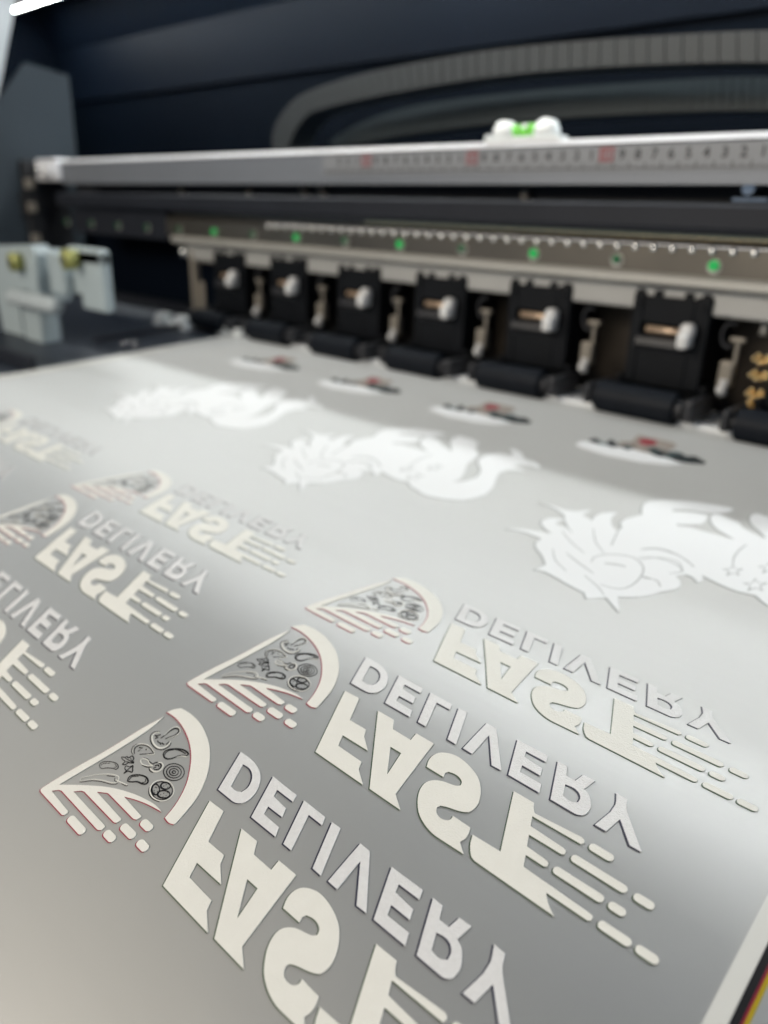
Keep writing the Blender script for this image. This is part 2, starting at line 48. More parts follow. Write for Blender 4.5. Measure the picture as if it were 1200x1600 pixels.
# ------------------------------------------------------------------ materials
def mat(name, color, rough=0.5, metal=0.0, noise=0.0, nscale=20.0, bump=0.0, bscale=60.0, emit=None, estr=0.0, ior=1.5, spec=0.5, rvar=0.0, coat=0.0, bevel=0.0, sheen=0.0):
    m = bpy.data.materials.new(name); m.use_nodes = True
    nt = m.node_tree; p = nt.nodes['Principled BSDF']
    p.inputs['Base Color'].default_value = (*color, 1)
    p.inputs['Roughness'].default_value = rough; p.inputs['Metallic'].default_value = metal
    p.inputs['IOR'].default_value = ior; p.inputs['Specular IOR Level'].default_value = spec
    p.inputs['Coat Weight'].default_value = coat; p.inputs['Coat Roughness'].default_value = 0.15
    p.inputs['Sheen Weight'].default_value = sheen; p.inputs['Sheen Roughness'].default_value = SHR; p.inputs['Sheen Tint'].default_value = (0.92, 0.97, 1.0, 1)
    if emit:
        p.inputs['Emission Color'].default_value = (*emit, 1); p.inputs['Emission Strength'].default_value = estr
    tc = nt.nodes.new('ShaderNodeTexCoord')
    if noise:
        n = nt.nodes.new('ShaderNodeTexNoise'); n.inputs['Scale'].default_value = nscale; n.inputs['Detail'].default_value = 6
        nt.links.new(tc.outputs['Object'], n.inputs['Vector'])
        mx = nt.nodes.new('ShaderNodeMix'); mx.data_type = 'RGBA'
        mx.inputs[6].default_value = (*[c * (1 - noise) for c in color], 1)
        mx.inputs[7].default_value = (*[min(1, c * (1 + noise)) for c in color], 1)
        nt.links.new(n.outputs['Fac'], mx.inputs[0]); nt.links.new(mx.outputs[2], p.inputs['Base Color'])
        if rvar:
            mr = nt.nodes.new('ShaderNodeMapRange')
            mr.inputs[3].default_value = rough - rvar; mr.inputs[4].default_value = rough + rvar
            nt.links.new(n.outputs['Fac'], mr.inputs[0]); nt.links.new(mr.outputs[0], p.inputs['Roughness'])
    nrm = None
    if bevel:
        bv = nt.nodes.new('ShaderNodeBevel'); bv.samples = 4; bv.inputs['Radius'].default_value = bevel; nrm = bv.outputs[0]
    if bump:
        n2 = nt.nodes.new('ShaderNodeTexNoise'); n2.inputs['Scale'].default_value = bscale; n2.inputs['Detail'].default_value = 4
        nt.links.new(tc.outputs['Object'], n2.inputs['Vector'])
        b = nt.nodes.new('ShaderNodeBump'); b.inputs['Strength'].default_value = bump; b.inputs['Distance'].default_value = 0.0004
        nt.links.new(n2.outputs['Fac'], b.inputs['Height'])
        if nrm: nt.links.new(nrm, b.inputs['Normal'])
        nrm = b.outputs[0]
    if nrm: nt.links.new(nrm, p.inputs['Normal'])
    return m
def film_detail(m):
    nt = m.node_tree; p = nt.nodes['Principled BSDF']; tc = [n for n in nt.nodes if n.type == 'TEX_COORD'][0]
    mp = nt.nodes.new('ShaderNodeMapping'); mp.inputs['Scale'].default_value = (4, 75, 4)
    nt.links.new(tc.outputs['Object'], mp.inputs['Vector'])
    g = nt.nodes.new('ShaderNodeTexNoise'); g.inputs['Scale'].default_value = 1.0; g.inputs['Detail'].default_value = 3
    nt.links.new(mp.outputs[0], g.inputs['Vector'])
    bigw = nt.nodes.new('ShaderNodeTexNoise'); bigw.inputs['Scale'].default_value = 7; bigw.inputs['Detail'].default_value = 2
    nt.links.new(tc.outputs['Object'], bigw.inputs['Vector'])
    sp = nt.nodes.new('ShaderNodeTexVoronoi'); sp.inputs['Scale'].default_value = 900
    nt.links.new(tc.outputs['Object'], sp.inputs['Vector'])
    ob = [n for n in nt.nodes if n.type == 'BUMP'][0]
    last = ob.outputs[0]
    for src, st, di in ((g.outputs['Fac'], 0.25, 0.0004), (bigw.outputs['Fac'], 0.3, 0.0022)):
        b = nt.nodes.new('ShaderNodeBump'); b.inputs['Strength'].default_value = st; b.inputs['Distance'].default_value = di
        nt.links.new(src, b.inputs['Height']); nt.links.new(last, b.inputs['Normal']); last = b.outputs[0]
    nt.links.new(last, p.inputs['Normal'])
MT = dict(
    film=mat('frosted_transfer_film', (0.050, 0.046, 0.032), 0.46, noise=0.10, nscale=14, bump=0.12, bscale=45, ior=2.8, spec=0.85, rvar=0.03, sheen=1.0),
    ink=mat('white_ink', (0.76, 0.757, 0.71), 0.5, spec=0.4, noise=0.035, nscale=220, bump=0.3, bscale=2200, bevel=0.00012, rvar=0.1),
    inkgloss=mat('white_ink_over_black', (0.715, 0.72, 0.725), 0.25, noise=0.08, nscale=900, bump=0.45, bscale=2600, bevel=0.0001),
    inksoft=mat('white_ink_artwork', (0.76, 0.78, 0.80), 0.65, spec=0.3, noise=0.015, nscale=30, bevel=0.00015),
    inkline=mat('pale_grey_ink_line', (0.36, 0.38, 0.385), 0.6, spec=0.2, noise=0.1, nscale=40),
    black=mat('black_ink', (0.010, 0.010, 0.012), 0.5, spec=0.2, noise=0.2, nscale=400),
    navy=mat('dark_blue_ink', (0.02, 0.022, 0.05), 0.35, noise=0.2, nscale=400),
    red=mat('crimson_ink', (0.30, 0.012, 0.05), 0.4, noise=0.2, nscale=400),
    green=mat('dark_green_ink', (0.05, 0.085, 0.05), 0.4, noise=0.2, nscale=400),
    magenta=mat('red_bar_ink', (0.2, 0.0, 0.02), 0.4), yellow=mat('yellow_bar_ink', (0.36, 0.28, 0.0), 0.4),
    barwhite=mat('white_bar_ink', (0.62, 0.63, 0.61), 0.45),
    beige=mat('beige_ink', (0.33, 0.29, 0.26), 0.5, noise=0.3, nscale=200), artred=mat('red_ink', (0.28, 0.035, 0.05), 0.6),
    teal=mat('grey_teal_ink', (0.10, 0.16, 0.17), 0.5, noise=0.2, nscale=200),
    artblack=mat('artwork_black_ink', (0.012, 0.016, 0.02), 0.5, noise=0.3, nscale=200),
    tan=mat('tan_stripe', (0.5, 0.47, 0.43), 0.5),
    platen=mat('dark_anodised_platen', (0.020, 0.026, 0.038), 0.42, spec=0.3, noise=0.2, nscale=30, bump=0.1, bscale=120),
    apron=mat('grey_apron', (0.10, 0.105, 0.11), 0.4, noise=0.15, nscale=30),
    slot=mat('pale_guide_plate', (0.72, 0.74, 0.76), 0.35, noise=0.04, nscale=20),
    alu=mat('anodised_aluminium', (0.19, 0.205, 0.23), 0.5, metal=0.35, noise=0.08, nscale=25, bump=0.05, bscale=200),
    alubright=mat('bright_metal_and_lit_edge', (0.86, 0.87, 0.90), 0.3, metal=0.3, noise=0.04, nscale=60),  # bright metal; also holds the lamp light on the beam's top edge
    tape=mat('ruler_tape', (0.21, 0.22, 0.235), 0.5, noise=0.04, nscale=60),
    tapeink=mat('ruler_print', (0.015, 0.015, 0.02), 0.5), tapered=mat('ruler_red_print', (0.24, 0.07, 0.08), 0.5),
    charcoal=mat('charcoal_profile', (0.016, 0.018, 0.024), 0.5, spec=0.2, noise=0.15, nscale=30, bump=0.05, bscale=200),
    blackgap=mat('black_recess', (0.006, 0.007, 0.01), 0.6, noise=0.2, nscale=20),
    steel=mat('brushed_steel_rail', (0.19, 0.17, 0.14), 0.32, metal=0.85, noise=0.15, nscale=14, bump=0.08, bscale=80, rvar=0.08),
    steellip=mat('satin_steel_lip', (0.42, 0.41, 0.38), 0.45, metal=0.4, noise=0.1, nscale=14),
    flange=mat('satin_steel_flange', (0.34, 0.34, 0.33), 0.5, metal=0.2, noise=0.12, nscale=14),
    brass=mat('brass', (0.95, 0.74, 0.42), 0.13, metal=1.0, noise=0.1, nscale=60),
    bronze=mat('bronze_plate', (0.045, 0.034, 0.024), 0.5, metal=0.3, noise=0.35, nscale=40),
    shaft=mat('copper_shaft', (0.62, 0.46, 0.33), 0.35, metal=0.5, noise=0.1, nscale=60),
    blk=mat('black_moulded_plastic', (0.004, 0.005, 0.007), 0.5, spec=0.15, noise=0.3, nscale=90, bump=0.08, bscale=300),
    ledge=mat('grey_moulded_ledge', (0.025, 0.026, 0.03), 0.45, spec=0.3, noise=0.2, nscale=90),
    rubber=mat('black_rubber_roller', (0.005, 0.007, 0.011), 0.5, spec=0.12, noise=0.2, nscale=120, bump=0.1, bscale=500),
    knob=mat('white_nylon_knob', (0.62, 0.62, 0.62), 0.35, noise=0.03, nscale=60),
    clip=mat('zinc_clip', (0.24, 0.215, 0.18), 0.45, metal=0.3, noise=0.15, nscale=60),
    white=mat('white_plastic', (0.34, 0.40, 0.42), 0.45, noise=0.04, nscale=30),
    whiteb=mat('bright_white_plastic', (0.85, 0.88, 0.88), 0.3, noise=0.02, nscale=30),
    levergrey=mat('pale_grey_lever', (0.42, 0.47, 0.49), 0.4, noise=0.03),
    brassy=mat('olive_brass_screw', (0.30, 0.31, 0.10), 0.4, metal=0.3, noise=0.15, nscale=60),
    dot=mat('green_indicator', (0.01, 0.28, 0.06), 0.35, noise=0.1, nscale=200, emit=(0.0, 0.5, 0.10), estr=0.35),
    dotdim=mat('unlit_green_indicator', (0.008, 0.12, 0.04), 0.3, noise=0.1, nscale=200),
    chrome=mat('polished_screw', (0.9, 0.9, 0.88), 0.12, metal=1.0, noise=0.03, nscale=60),
    navyhood=mat('navy_hood_paint', (0.0016, 0.0034, 0.0072), 0.55, noise=0.12, nscale=5, spec=0.05),
    darkwall=mat('dark_rear_panel', (0.0015, 0.003, 0.006), 0.6, noise=0.15, nscale=6, spec=0.03),
    sidep=mat('grey_side_cover', (0.036, 0.047, 0.058), 0.6, spec=0.2, noise=0.08, nscale=8),
    postp=mat('pale_side_cover', (0.42, 0.45, 0.47), 0.5, noise=0.05, nscale=8),
    chain=mat('grey_cable_chain', (0.015, 0.019, 0.021), 0.55, noise=0.15, nscale=40),
    wallband=mat('chain_reflection_grey', (0.03, 0.043, 0.048), 0.55, noise=0.15, nscale=40),  # tone of the chain's image on the rear wall
    lamp=mat('lamp_diffuser', (0.9, 0.9, 0.9), 0.4, emit=(0.95, 0.985, 0.96), estr=LAMP_STRENGTH),
    lamp2=mat('second_lamp_diffuser', (0.9, 0.9, 0.9), 0.4, emit=(0.95, 0.98, 0.98), estr=LAMP2_STRENGTH),
    lamp3=mat('third_lamp_diffuser', (0.9, 0.9, 0.9), 0.4, emit=(0.92, 0.97, 1.0), estr=LAMP3_STRENGTH),
    vial=mat('green_level_fluid', (0.20, 0.75, 0.08), 0.15, emit=(0.15, 0.6, 0.05), estr=0.12, coat=0.6),
)

film_detail(MT['film'])
# ------------------------------------------------------------------ helpers
def tag(o, label=None, cat=None, group=None, kind=None):
    if label: o['label'] = label
    if cat: o['category'] = cat
    if group: o['group'] = group
    if kind: o['kind'] = kind
    return o
def link(name, me, material, parent=None):
    o = bpy.data.objects.new(name, me); COL.objects.link(o)
    if material is not None and len(me.materials) == 0: me.materials.append(material)
    if parent is not None:
        o.parent = parent
    return o
def obj(name, bm, material, parent=None, smooth=False):
    bmesh.ops.recalc_face_normals(bm, faces=bm.faces)
    me = bpy.data.meshes.new(name); bm.to_mesh(me); bm.free()
    if smooth:
        for p in me.polygons: p.use_smooth = True
    return link(name, me, material, parent)
def box(bm, x0, x1, y0, y1, z0, z1, bev=0.0, seg=2):
    r = bmesh.ops.create_cube(bm, size=1.0)
    vs = r['verts']
    for v in vs:
        v.co = Vector(((x0 + x1) / 2 + v.co.x * (x1 - x0), (y0 + y1) / 2 + v.co.y * (y1 - y0), (z0 + z1) / 2 + v.co.z * (z1 - z0))) * U
    if bev:
        es = list({e for v in vs for e in v.link_edges})
        bmesh.ops.bevel(bm, geom=es, offset=bev * U, segments=seg, affect='EDGES', profile=0.5)
    return bm
def cyl(bm, p0, p1, r, r2=None, n=24, caps=True):
    p0 = Vector(p0) * U; p1 = Vector(p1) * U; d = p1 - p0
    q = d.to_track_quat('Z', 'Y').to_matrix().to_4x4()
    m = Matrix.Translation((p0 + p1) / 2) @ q
    bmesh.ops.create_cone(bm, cap_ends=caps, segments=n, radius1=r * U, radius2=(r if r2 is None else r2) * U, depth=d.length, matrix=m)
    return bm
def sph(bm, c, r, sx=1, sy=1, sz=1, n=16):
    m = Matrix.Translation(Vector(c) * U) @ Matrix.Diagonal((sx, sy, sz, 1))
    bmesh.ops.create_uvsphere(bm, u_segments=n, v_segments=n // 2, radius=r * U, matrix=m)
def tube(bm, pts, r, n=10):
    for a, b in zip(pts[:-1], pts[1:]): cyl(bm, a, b, r, n=n)
    for p in pts[1:-1]: sph(bm, p, r, n=10)
def prism_x(bm, prof, x0, x1):
    """extrude a closed (y, z) profile along X"""
    a = [bm.verts.new(Vector((x0, y, z)) * U) for y, z in prof]
    b = [bm.verts.new(Vector((x1, y, z)) * U) for y, z in prof]
    n = len(prof)
    bm.faces.new(a); bm.faces.new(b[::-1])
    for i in range(n): bm.faces.new((a[i], b[i], b[(i + 1) % n], a[(i + 1) % n]))
def prism_y(bm, prof, y0, y1):
    a = [bm.verts.new(Vector((x, y0, z)) * U) for x, z in prof]
    b = [bm.verts.new(Vector((x, y1, z)) * U) for x, z in prof]
    n = len(prof)
    bm.faces.new(a); bm.faces.new(b[::-1])
    for i in range(n): bm.faces.new((a[i], b[i], b[(i + 1) % n], a[(i + 1) % n]))

# --- the film's curved surface: (a across, s along the feed, h above) -> world
TILT = 0.0556194
CT, ST = math.cos(TILT), math.sin(TILT)
S0, DS = -4.0, 0.125
def film_pt(a, s, h=0.0):
    f = (s - S0) / DS; i = max(1, min(len(PROFILE) - 3, int(math.floor(f)))); t = f - i
    p0, p1, p2, p3 = PROFILE[i - 1], PROFILE[i], PROFILE[i + 1], PROFILE[i + 2]
    def cr(k): return 0.5 * (2 * p1[k] + (p2[k] - p0[k]) * t + (2 * p0[k] - 5 * p1[k] + 4 * p2[k] - p3[k]) * t * t + (3 * p1[k] - p0[k] - 3 * p2[k] + p3[k]) * t ** 3)
    def dr(k): return (p2[k] - p1[k]) * t + (p1[k] - p0[k]) * (1 - t)
    y, z = cr(0), cr(1); ty, tz = dr(0), dr(1); l = math.hypot(ty, tz)
    y -= tz / l * h; z += ty / l * h
    return Vector((a, y * CT - z * ST, y * ST + z * CT)) * U
def sheet(a0, a1, s0, s1, h0, h1, na=1):
    bm = bmesh.new(); ns = max(1, int(round((s1 - s0) / 0.0625)))
    def grid(h): return [[bm.verts.new(film_pt(a0 + (a1 - a0) * i / na, s0 + (s1 - s0) * j / ns, h)) for i in range(na + 1)] for j in range(ns + 1)]
    g, k = grid(h1), grid(h0)
    for j in range(ns):
        for i in range(na):
            bm.faces.new((g[j][i], g[j][i + 1], g[j + 1][i + 1], g[j + 1][i]))
            bm.faces.new((k[j][i], k[j + 1][i], k[j + 1][i + 1], k[j][i + 1]))
        bm.faces.new((g[j][0], g[j + 1][0], k[j + 1][0], k[j][0]))
        bm.faces.new((g[j][na], k[j][na], k[j + 1][na], g[j + 1][na]))
    for i in range(na):
        bm.faces.new((g[0][i], k[0][i], k[0][i + 1], g[0][i + 1])); bm.faces.new((g[ns][i], g[ns][i + 1], k[ns][i + 1], k[ns][i]))
    return bm
def area2(l): return sum(l[i][0] * l[(i + 1) % len(l)][1] - l[(i + 1) % len(l)][0] * l[i][1] for i in range(len(l))) / 2
def slab(bm, loops, h0, h1, da=0.0, ds=0.0, ins=0.0):
    """raised ink: outline plus holes, cut finely along the feed so that it follows the curve"""
    loops = [list(l) for l in loops]
    tmp = bmesh.new()
    tess = tessellate_polygon([[Vector((p[0], p[1], 0)) for p in l] for l in loops])
    flat = [p for l in loops for p in l]
    vs = [tmp.verts.new((p[0] + da, p[1] + ds, 0)) for p in flat]
    for t in tess:
        try: tmp.faces.new([vs[i] for i in t])
        except ValueError: pass
    bmesh.ops.recalc_face_normals(tmp, faces=tmp.faces)
    lo = min(v.co.y for v in tmp.verts); hi = max(v.co.y for v in tmp.verts)
    s = math.floor(lo / 0.06) * 0.06
    while s < hi:
        bmesh.ops.bisect_plane(tmp, geom=list(tmp.verts) + list(tmp.edges) + list(tmp.faces), plane_co=(0, s, 0), plane_no=(0, 1, 0), dist=1e-5)
        s += 0.06
    bound = [e for e in tmp.edges if len(e.link_faces) == 1]
    top = {v: bm.verts.new(film_pt(v.co.x, v.co.y, h1)) for v in tmp.verts}
    bot = {}
    for e in bound:
        for v in e.verts:
            if v not in bot: bot[v] = bm.verts.new(film_pt(v.co.x, v.co.y, h0))
    for f in tmp.faces:
        try:
            l = [top[v] for v in f.verts]
            if f.normal.z < 0: l.reverse()
            bm.faces.new(l)
        except ValueError: pass
    for e in bound:
        a, b = e.verts
        bm.faces.new((top[a], top[b], bot[b], bot[a]))
    tmp.free()
def smooth_loop(l, n=3):
    m = len(l); V = [Vector(p) for p in l]; out = []
    def corner(i):
        a = V[i] - V[i - 1]; b = V[(i + 1) % m] - V[i]
        return a.length < 1e-6 or b.length < 1e-6 or a.angle(b) > math.radians(26 if m > 100 else 42)
    c = [corner(i) for i in range(m)]
    for i in range(m):
        j = (i + 1) % m; p1, p2 = V[i], V[j]
        L = (p2 - p1).length
        if (c[i] and c[j]) or (m < 80 and L > .25): out.append(p1); continue
        def tang(k):
            a = V[k] - V[k - 1]; b = V[(k + 1) % m] - V[k]
            if a.length > 2.2 * b.length: t = a
            elif b.length > 2.2 * a.length: t = b
            else: t = a.normalized() / a.length + b.normalized() / b.length
            return t.normalized() * L
        t1 = (p2 - p1) if c[i] else tang(i); t2 = (p2 - p1) if c[j] else tang(j)
        for k in range(n):
            u = k / n
            out.append(p1 * (2 * u ** 3 - 3 * u * u + 1) + t1 * (u ** 3 - 2 * u * u + u) + p2 * (3 * u * u - 2 * u ** 3) + t2 * (u ** 3 - u * u))
    return [(p.x, p.y) for p in out]
def ink(name, shapes, material, h0, h1, parent, da=0.0, ds=0.0):
    bm = bmesh.new()
    for sh in shapes: slab(bm, [l if len(l) in (16, 12, 6) else smooth_loop(l) for l in sh], h0, h1, da, ds)
    me = bpy.data.meshes.new(name); 
    bmesh.ops.recalc_face_normals(bm, faces=bm.faces)
    bm.to_mesh(me); bm.free()
    return link(name, me, material, parent)
def capsule(p, q, r, n=7):
    (x0, y0), (x1, y1) = p, q; y0 = y1 = (y0 + y1) / 2
    o = [(x0 + r * math.cos(t), y0 + r * math.sin(t)) for t in [math.pi / 2 + math.pi * i / n for i in range(n + 1)]]
    o += [(x1 + r * math.cos(t), y1 + r * math.sin(t)) for t in [-math.pi / 2 + math.pi * i / n for i in range(n + 1)]]
    return [o]
def lozenge(p, q, r):
    """slanted short bar with rounded corners"""
    (x0, y0), (x1, y1) = p, q; y = (y0 + y1) / 2; k = 0.12 * r * 2
    c = 0.62
    pts = []
    for cx, cy, t0 in ((x0, -r, math.pi), (x1, -r, 1.5 * math.pi), (x1, r, 0), (x0, r, 0.5 * math.pi)):
        sx = 1 if cx == x1 else -1; sy = 1 if cy > 0 else -1
        bx, by = cx + sx * r * 0.75 - sx * r * c, y + sy * r - sy * r * c
        for i in range(5):
            t = t0 + math.pi / 2 * i / 4
            pts.append((bx + r * c * math.cos(t) - (by - y) * 0.35, by + r * c * math.sin(t)))
    return [pts]
def ribbon(pts, w):
    """closed outline of a tapered pen stroke"""
    P = [Vector(p) for p in pts]
    if len(P) > 2:            # round the path
        Q = []
        closed = (P[0] - P[-1]).length < 1e-4
        n = len(P)
        for i in range(n - 1):
            a = P[i - 1] if i > 0 else (P[-2] if closed else P[0]); b = P[i]; c = P[i + 1]
            d = P[i + 2] if i + 2 < n else (P[1] if closed else P[-1])
            for k in range(3):
                t = k / 3
                Q.append(0.5 * (2 * b + (c - a) * t + (2 * a - 5 * b + 4 * c - d) * t * t + (3 * b - a - 3 * c + d) * t ** 3))
        Q.append(P[-1]); P = Q
    out = []
    n = len(P)
    for i in range(n):
        d = (P[min(i + 1, n - 1)] - P[max(i - 1, 0)])
        if d.length < 1e-6: d = Vector((1, 0))
        d.normalize(); nn = Vector((-d.y, d.x))
        f = 0.55 + 0.45 * math.sin(math.pi * (i + 0.5) / n)
        out.append((P[i] + nn * w * f / 2, P[i] - nn * w * f / 2))
    return out
def strokes(name, lst, scale, material, h0, h1, parent):
    bm = bmesh.new()
    for w, pts in lst:
        prs = ribbon(pts, w * scale)
        for (a, b), (c, d) in zip(prs[:-1], prs[1:]):
            t = [bm.verts.new(film_pt(p[0], p[1], h1)) for p in (a, b, d, c)]
            k = [bm.verts.new(film_pt(p[0], p[1], h0)) for p in (a, b, d, c)]
            bm.faces.new(t[::-1])
            bm.faces.new((t[0], t[3], k[3], k[0])); bm.faces.new((t[1], k[1], k[2], t[2]))
    me = bpy.data.meshes.new(name); bmesh.ops.recalc_face_normals(bm, faces=bm.faces); bm.to_mesh(me); bm.free()
    return link(name, me, material, parent)

# ------------------------------------------------------------------ the printer
pr = bpy.data.objects.new('large_format_printer', None); COL.objects.link(pr)
tag(pr, 'open wide-format transfer printer with silver beam, black pinch rollers and dark navy hood', 'printer')

# platen (curved front apron and flat bed follow the film)
plat = obj('platen', sheet(-23.0, 6.0, -4.0, 8.95, -0.9, -0.035, 1), MT['platen'], pr)
bm = bmesh.new(); box(bm, -15.9, -12.98, 4.0, 4.12, 0.40, 0.62, .03); 
obj('cross_bar', bm, MT['charcoal'], plat)
bm = bmesh.new(); prism_y(bm, [(-0.06, -0.02), (0.06, -0.02), (0.05, 0.05), (-0.05, 0.05)], 0.0, 2.4)
rb = obj('guide_strip', bm, MT['charcoal'], plat); rb.location = Vector((-14.15, 5.75, 0.57)) * U; rb.rotation_euler = (0.03, 0, 0.12)
# pale guide plate just behind the rollers
bm = bmesh.new(); box(bm, -12.9, 3.0, 8.10, 9.0, 0.60, 0.668, .01)
obj('feed_guide', bm, MT['slot'], pr)
bm = bmesh.new(); box(bm, -13.6, 4.0, 9.35, 9.5, 0.3, 2.9)
obj('bronze_back_plate', bm, MT['bronze'], pr)
bm = bmesh.new(); box(bm, -24.0, -13.9, 9.6, 9.7, -0.6, 2.6)
obj('dark_back_plate', bm, MT['navyhood'], pr)
bm = bmesh.new(); box(bm, -19.6, -14.7, 9.05, 9.45, 0.32, 0.80, .03); box(bm, -19.6, -14.7, 8.95, 9.05, 0.62, 0.80, .03)
obj('side_rail', bm, MT['charcoal'], pr)

# gantry beam
bm = bmesh.new()
prism_x(bm, [(8.2, 3.42), (8.2, 3.86), (8.23, 3.885), (9.2, 3.885), (9.2, 3.42)], -19.75, 5.0)
beam = obj('gantry_beam', bm, MT['alu'], pr)
bm = bmesh.new(); prism_x(bm, [(8.20, 3.888), (8.24, 3.955), (8.42, 3.955), (8.42, 3.888)], -19.7, 5.0)
obj('lit_beam_edge', bm, MT['alubright'], beam)  # chamfer under the lamp, its lit look put into a paler metal
bm = bmesh.new(); box(bm, -10.35, 5.0, 8.188, 8.199, 3.56, 3.862)
ruler = obj('ruler_tape', bm, MT['tape'], beam)
bm = bmesh.new(); x0 = -2.95 - 0.0
CMU = 0.2083
X1 = -3.29                      # the figure 1 on the tape
k = -8
while X1 - k * CMU / 1 > -10.3:
    x = X1 - k * CMU
    h = 0.075
    box(bm, x - CMU / 2 - .006, x - CMU / 2 + .006, 8.183, 8.1875, 3.59, 3.59 + h)
    for q in range(1, 10):
        xx = x - CMU / 2 + q * CMU / 10
        box(bm, xx - .0025, xx + .0025, 8.183, 8.1875, 3.59, 3.59 + (0.05 if q == 5 else 0.03))
    k += 1
obj('ruler_ticks', bm, MT['tapeink'], ruler)
def text_mesh(s, size, x, y, z, material, parent, name):
    c = bpy.data.curves.new('t', 'FONT'); c.body = s; c.size = size * U; c.align_x = 'CENTER'; c.extrude = 0.0006 * U * 3
    c.offset = 0.0025 * U
    o = bpy.data.objects.new('t', c); COL.objects.link(o)
    bpy.context.view_layer.update()
    me = bpy.data.meshes.new_from_object(o.evaluated_get(bpy.context.evaluated_depsgraph_get()))
    bpy.data.objects.remove(o)
    me.transform(Matrix.Translation(Vector((x, y, z)) * U) @ Matrix.Rotation(math.pi / 2, 4, 'X'))
    me.materials.clear(); me.name = name
    return link(name, me, material, parent)
for i in range(-8, 34):
    x = X1 - (i - 1) * CMU
    if i % 10 == 0 and i > 0:
        bm = bmesh.new(); box(bm, x - .10, x + .10, 8.180, 8.1845, 3.675, 3.845, .004)
        fl = obj('red_tape_marker', bm, MT['tapered'], ruler)
        text_mesh(str(i), .15, x, 8.178, 3.705, MT['tape'], fl, 'ruler_figure')
    else:
        text_mesh(str(i % 10), .155, x, 8.184, 3.705, MT['tapeink'], ruler, 'ruler_figure')
# beam end bracket
bm = bmesh.new(); box(bm, -20.9, -19.76, 8.1, 9.0, 3.48, 3.98, .04); box(bm, -20.6, -19.9, 8.0, 8.1, 3.62, 3.86, .05)
eb = obj('beam_end_bracket', bm, MT['alubright'], beam)
for q in ((-20.5, 3.75), (-20.2, 3.62)):
    bm = bmesh.new(); cyl(bm, (q[0], 7.93, q[1]), (q[0], 8.0, q[1]), .07); obj('screw', bm, MT['chrome'], eb, True)
# black recess under the beam, with small hardware
bm = bmesh.new(); box(bm, -20.2, 5.0, 8.75, 9.2, 2.9, 3.419); rec = obj('recess_panel', bm, MT['blackgap'], pr)
for x, z in ((-6.62, 3.30), (-10.9, 3.36), (-11.4, 3.36), (-12.95, 3.27), (-15.3, 3.3)):
    bm = bmesh.new(); cyl(bm, (x, 8.62, z), (x, 8.749, z), .055, n=16); box(bm, x - .07, x + .07, 8.70, 8.749, z - .12, z - .05); obj('recess_screw', bm, MT['clip'], rec)
bm = bmesh.new(); cyl(bm, (-3.42, 8.3, 3.38), (-3.42, 8.74, 3.38), .07, n=20); box(bm, -3.6, -3.2, 8.35, 8.74, 3.24, 3.29, .01)
obj('recess_bolt', bm, MT['chrome'], rec)
bm = bmesh.new(); box(bm, -19.2, -18.4, 8.3, 8.6, 3.05, 3.3, .03); obj('sensor_block', bm, MT['ledge'], rec)
# charcoal bar
bm = bmesh.new(); prism_x(bm, [(8.15, 2.90), (8.12, 2.96), (8.12, 3.18), (8.16, 3.22), (8.9, 3.22), (8.9, 2.90)], -20.0, 5.0)
obj('charcoal_bar', bm, MT['charcoal'], pr)
# steel rail with lamps
bm = bmesh.new()
prism_x(bm, [(8.42, 2.899), (8.42, 2.80), (8.30, 2.74), (8.30, 2.41), (8.62, 2.41), (8.62, 2.899)], -15.4, 5.0)
rail = obj('steel_rail', bm, MT['steel'], pr)
bm = bmesh.new(); prism_x(bm, [(8.295, 2.409), (8.25, 2.37), (8.25, 2.29), (8.36, 2.236), (8.62, 2.236), (8.62, 2.409)], -15.2, 5.0)
obj('rail_lip', bm, MT['steellip'], rail)
bm = bmesh.new(); box(bm, -19.6, -15.41, 8.30, 8.7, 2.30, 2.86, .02); box(bm, -19.3, -17.2, 8.26, 8.3, 2.80, 2.88, .01); obj('dark_rail_end', bm, MT['charcoal'], rail)  # left stretch of the rail, made darker than the rest
bm = bmesh.new(); box(bm, -9.5, 5.0, 8.34, 8.41, 2.825, 2.875, .005); obj('led_glow_strip', bm, MT['brass'], rail)  # brass-coloured strip drawn in for the yellowish LED glow
bm = bmesh.new(); box(bm, -12.0, 5.0, 8.288, 8.305, 2.735, 2.75); obj('rail_bright_edge', bm, MT['alubright'], rail)
bm = bmesh.new(); prism_x(bm, [(8.46, 2.234), (8.45, 1.97), (8.47, 1.94), (8.62, 1.94), (8.62, 2.234)], -14.9, 5.0)
obj('lower_flange', bm, MT['flange'], rail)
for i in range(-1, 14):
    x = -3.64 - i * 1.25
    lit = i in (0, 2, 4, 6, 8) 
    bm = bmesh.new(); cyl(bm, (x, 8.235, 2.54), (x, 8.298, 2.54), .062 if lit else .055, n=24)
    bmesh.ops.bevel(bm, geom=[e for e in bm.edges if abs(e.verts[0].co.y - e.verts[1].co.y) < 1e-6], offset=.012 * U, segments=2, affect='EDGES')
    o = obj('indicator_lamp', bm, MT['dot' if i in (0, 2, 4, 6, 8) else 'dotdim'], rail)
    bm = bmesh.new(); cyl(bm, (x, 8.28, 2.525), (x, 8.2985, 2.525), .085, n=24); obj('lamp_rim', bm, MT['steellip'], o)
nb = 0
x = -2.0
while x > -12.0:
    bm = bmesh.new(); sph(bm, (x, 8.30, 2.70), .052, n=12)
    obj('rail_bead', bm, MT['chrome'], rail, True); x -= 0.2425; nb += 1  # row of evenly spaced polished beads along the rail

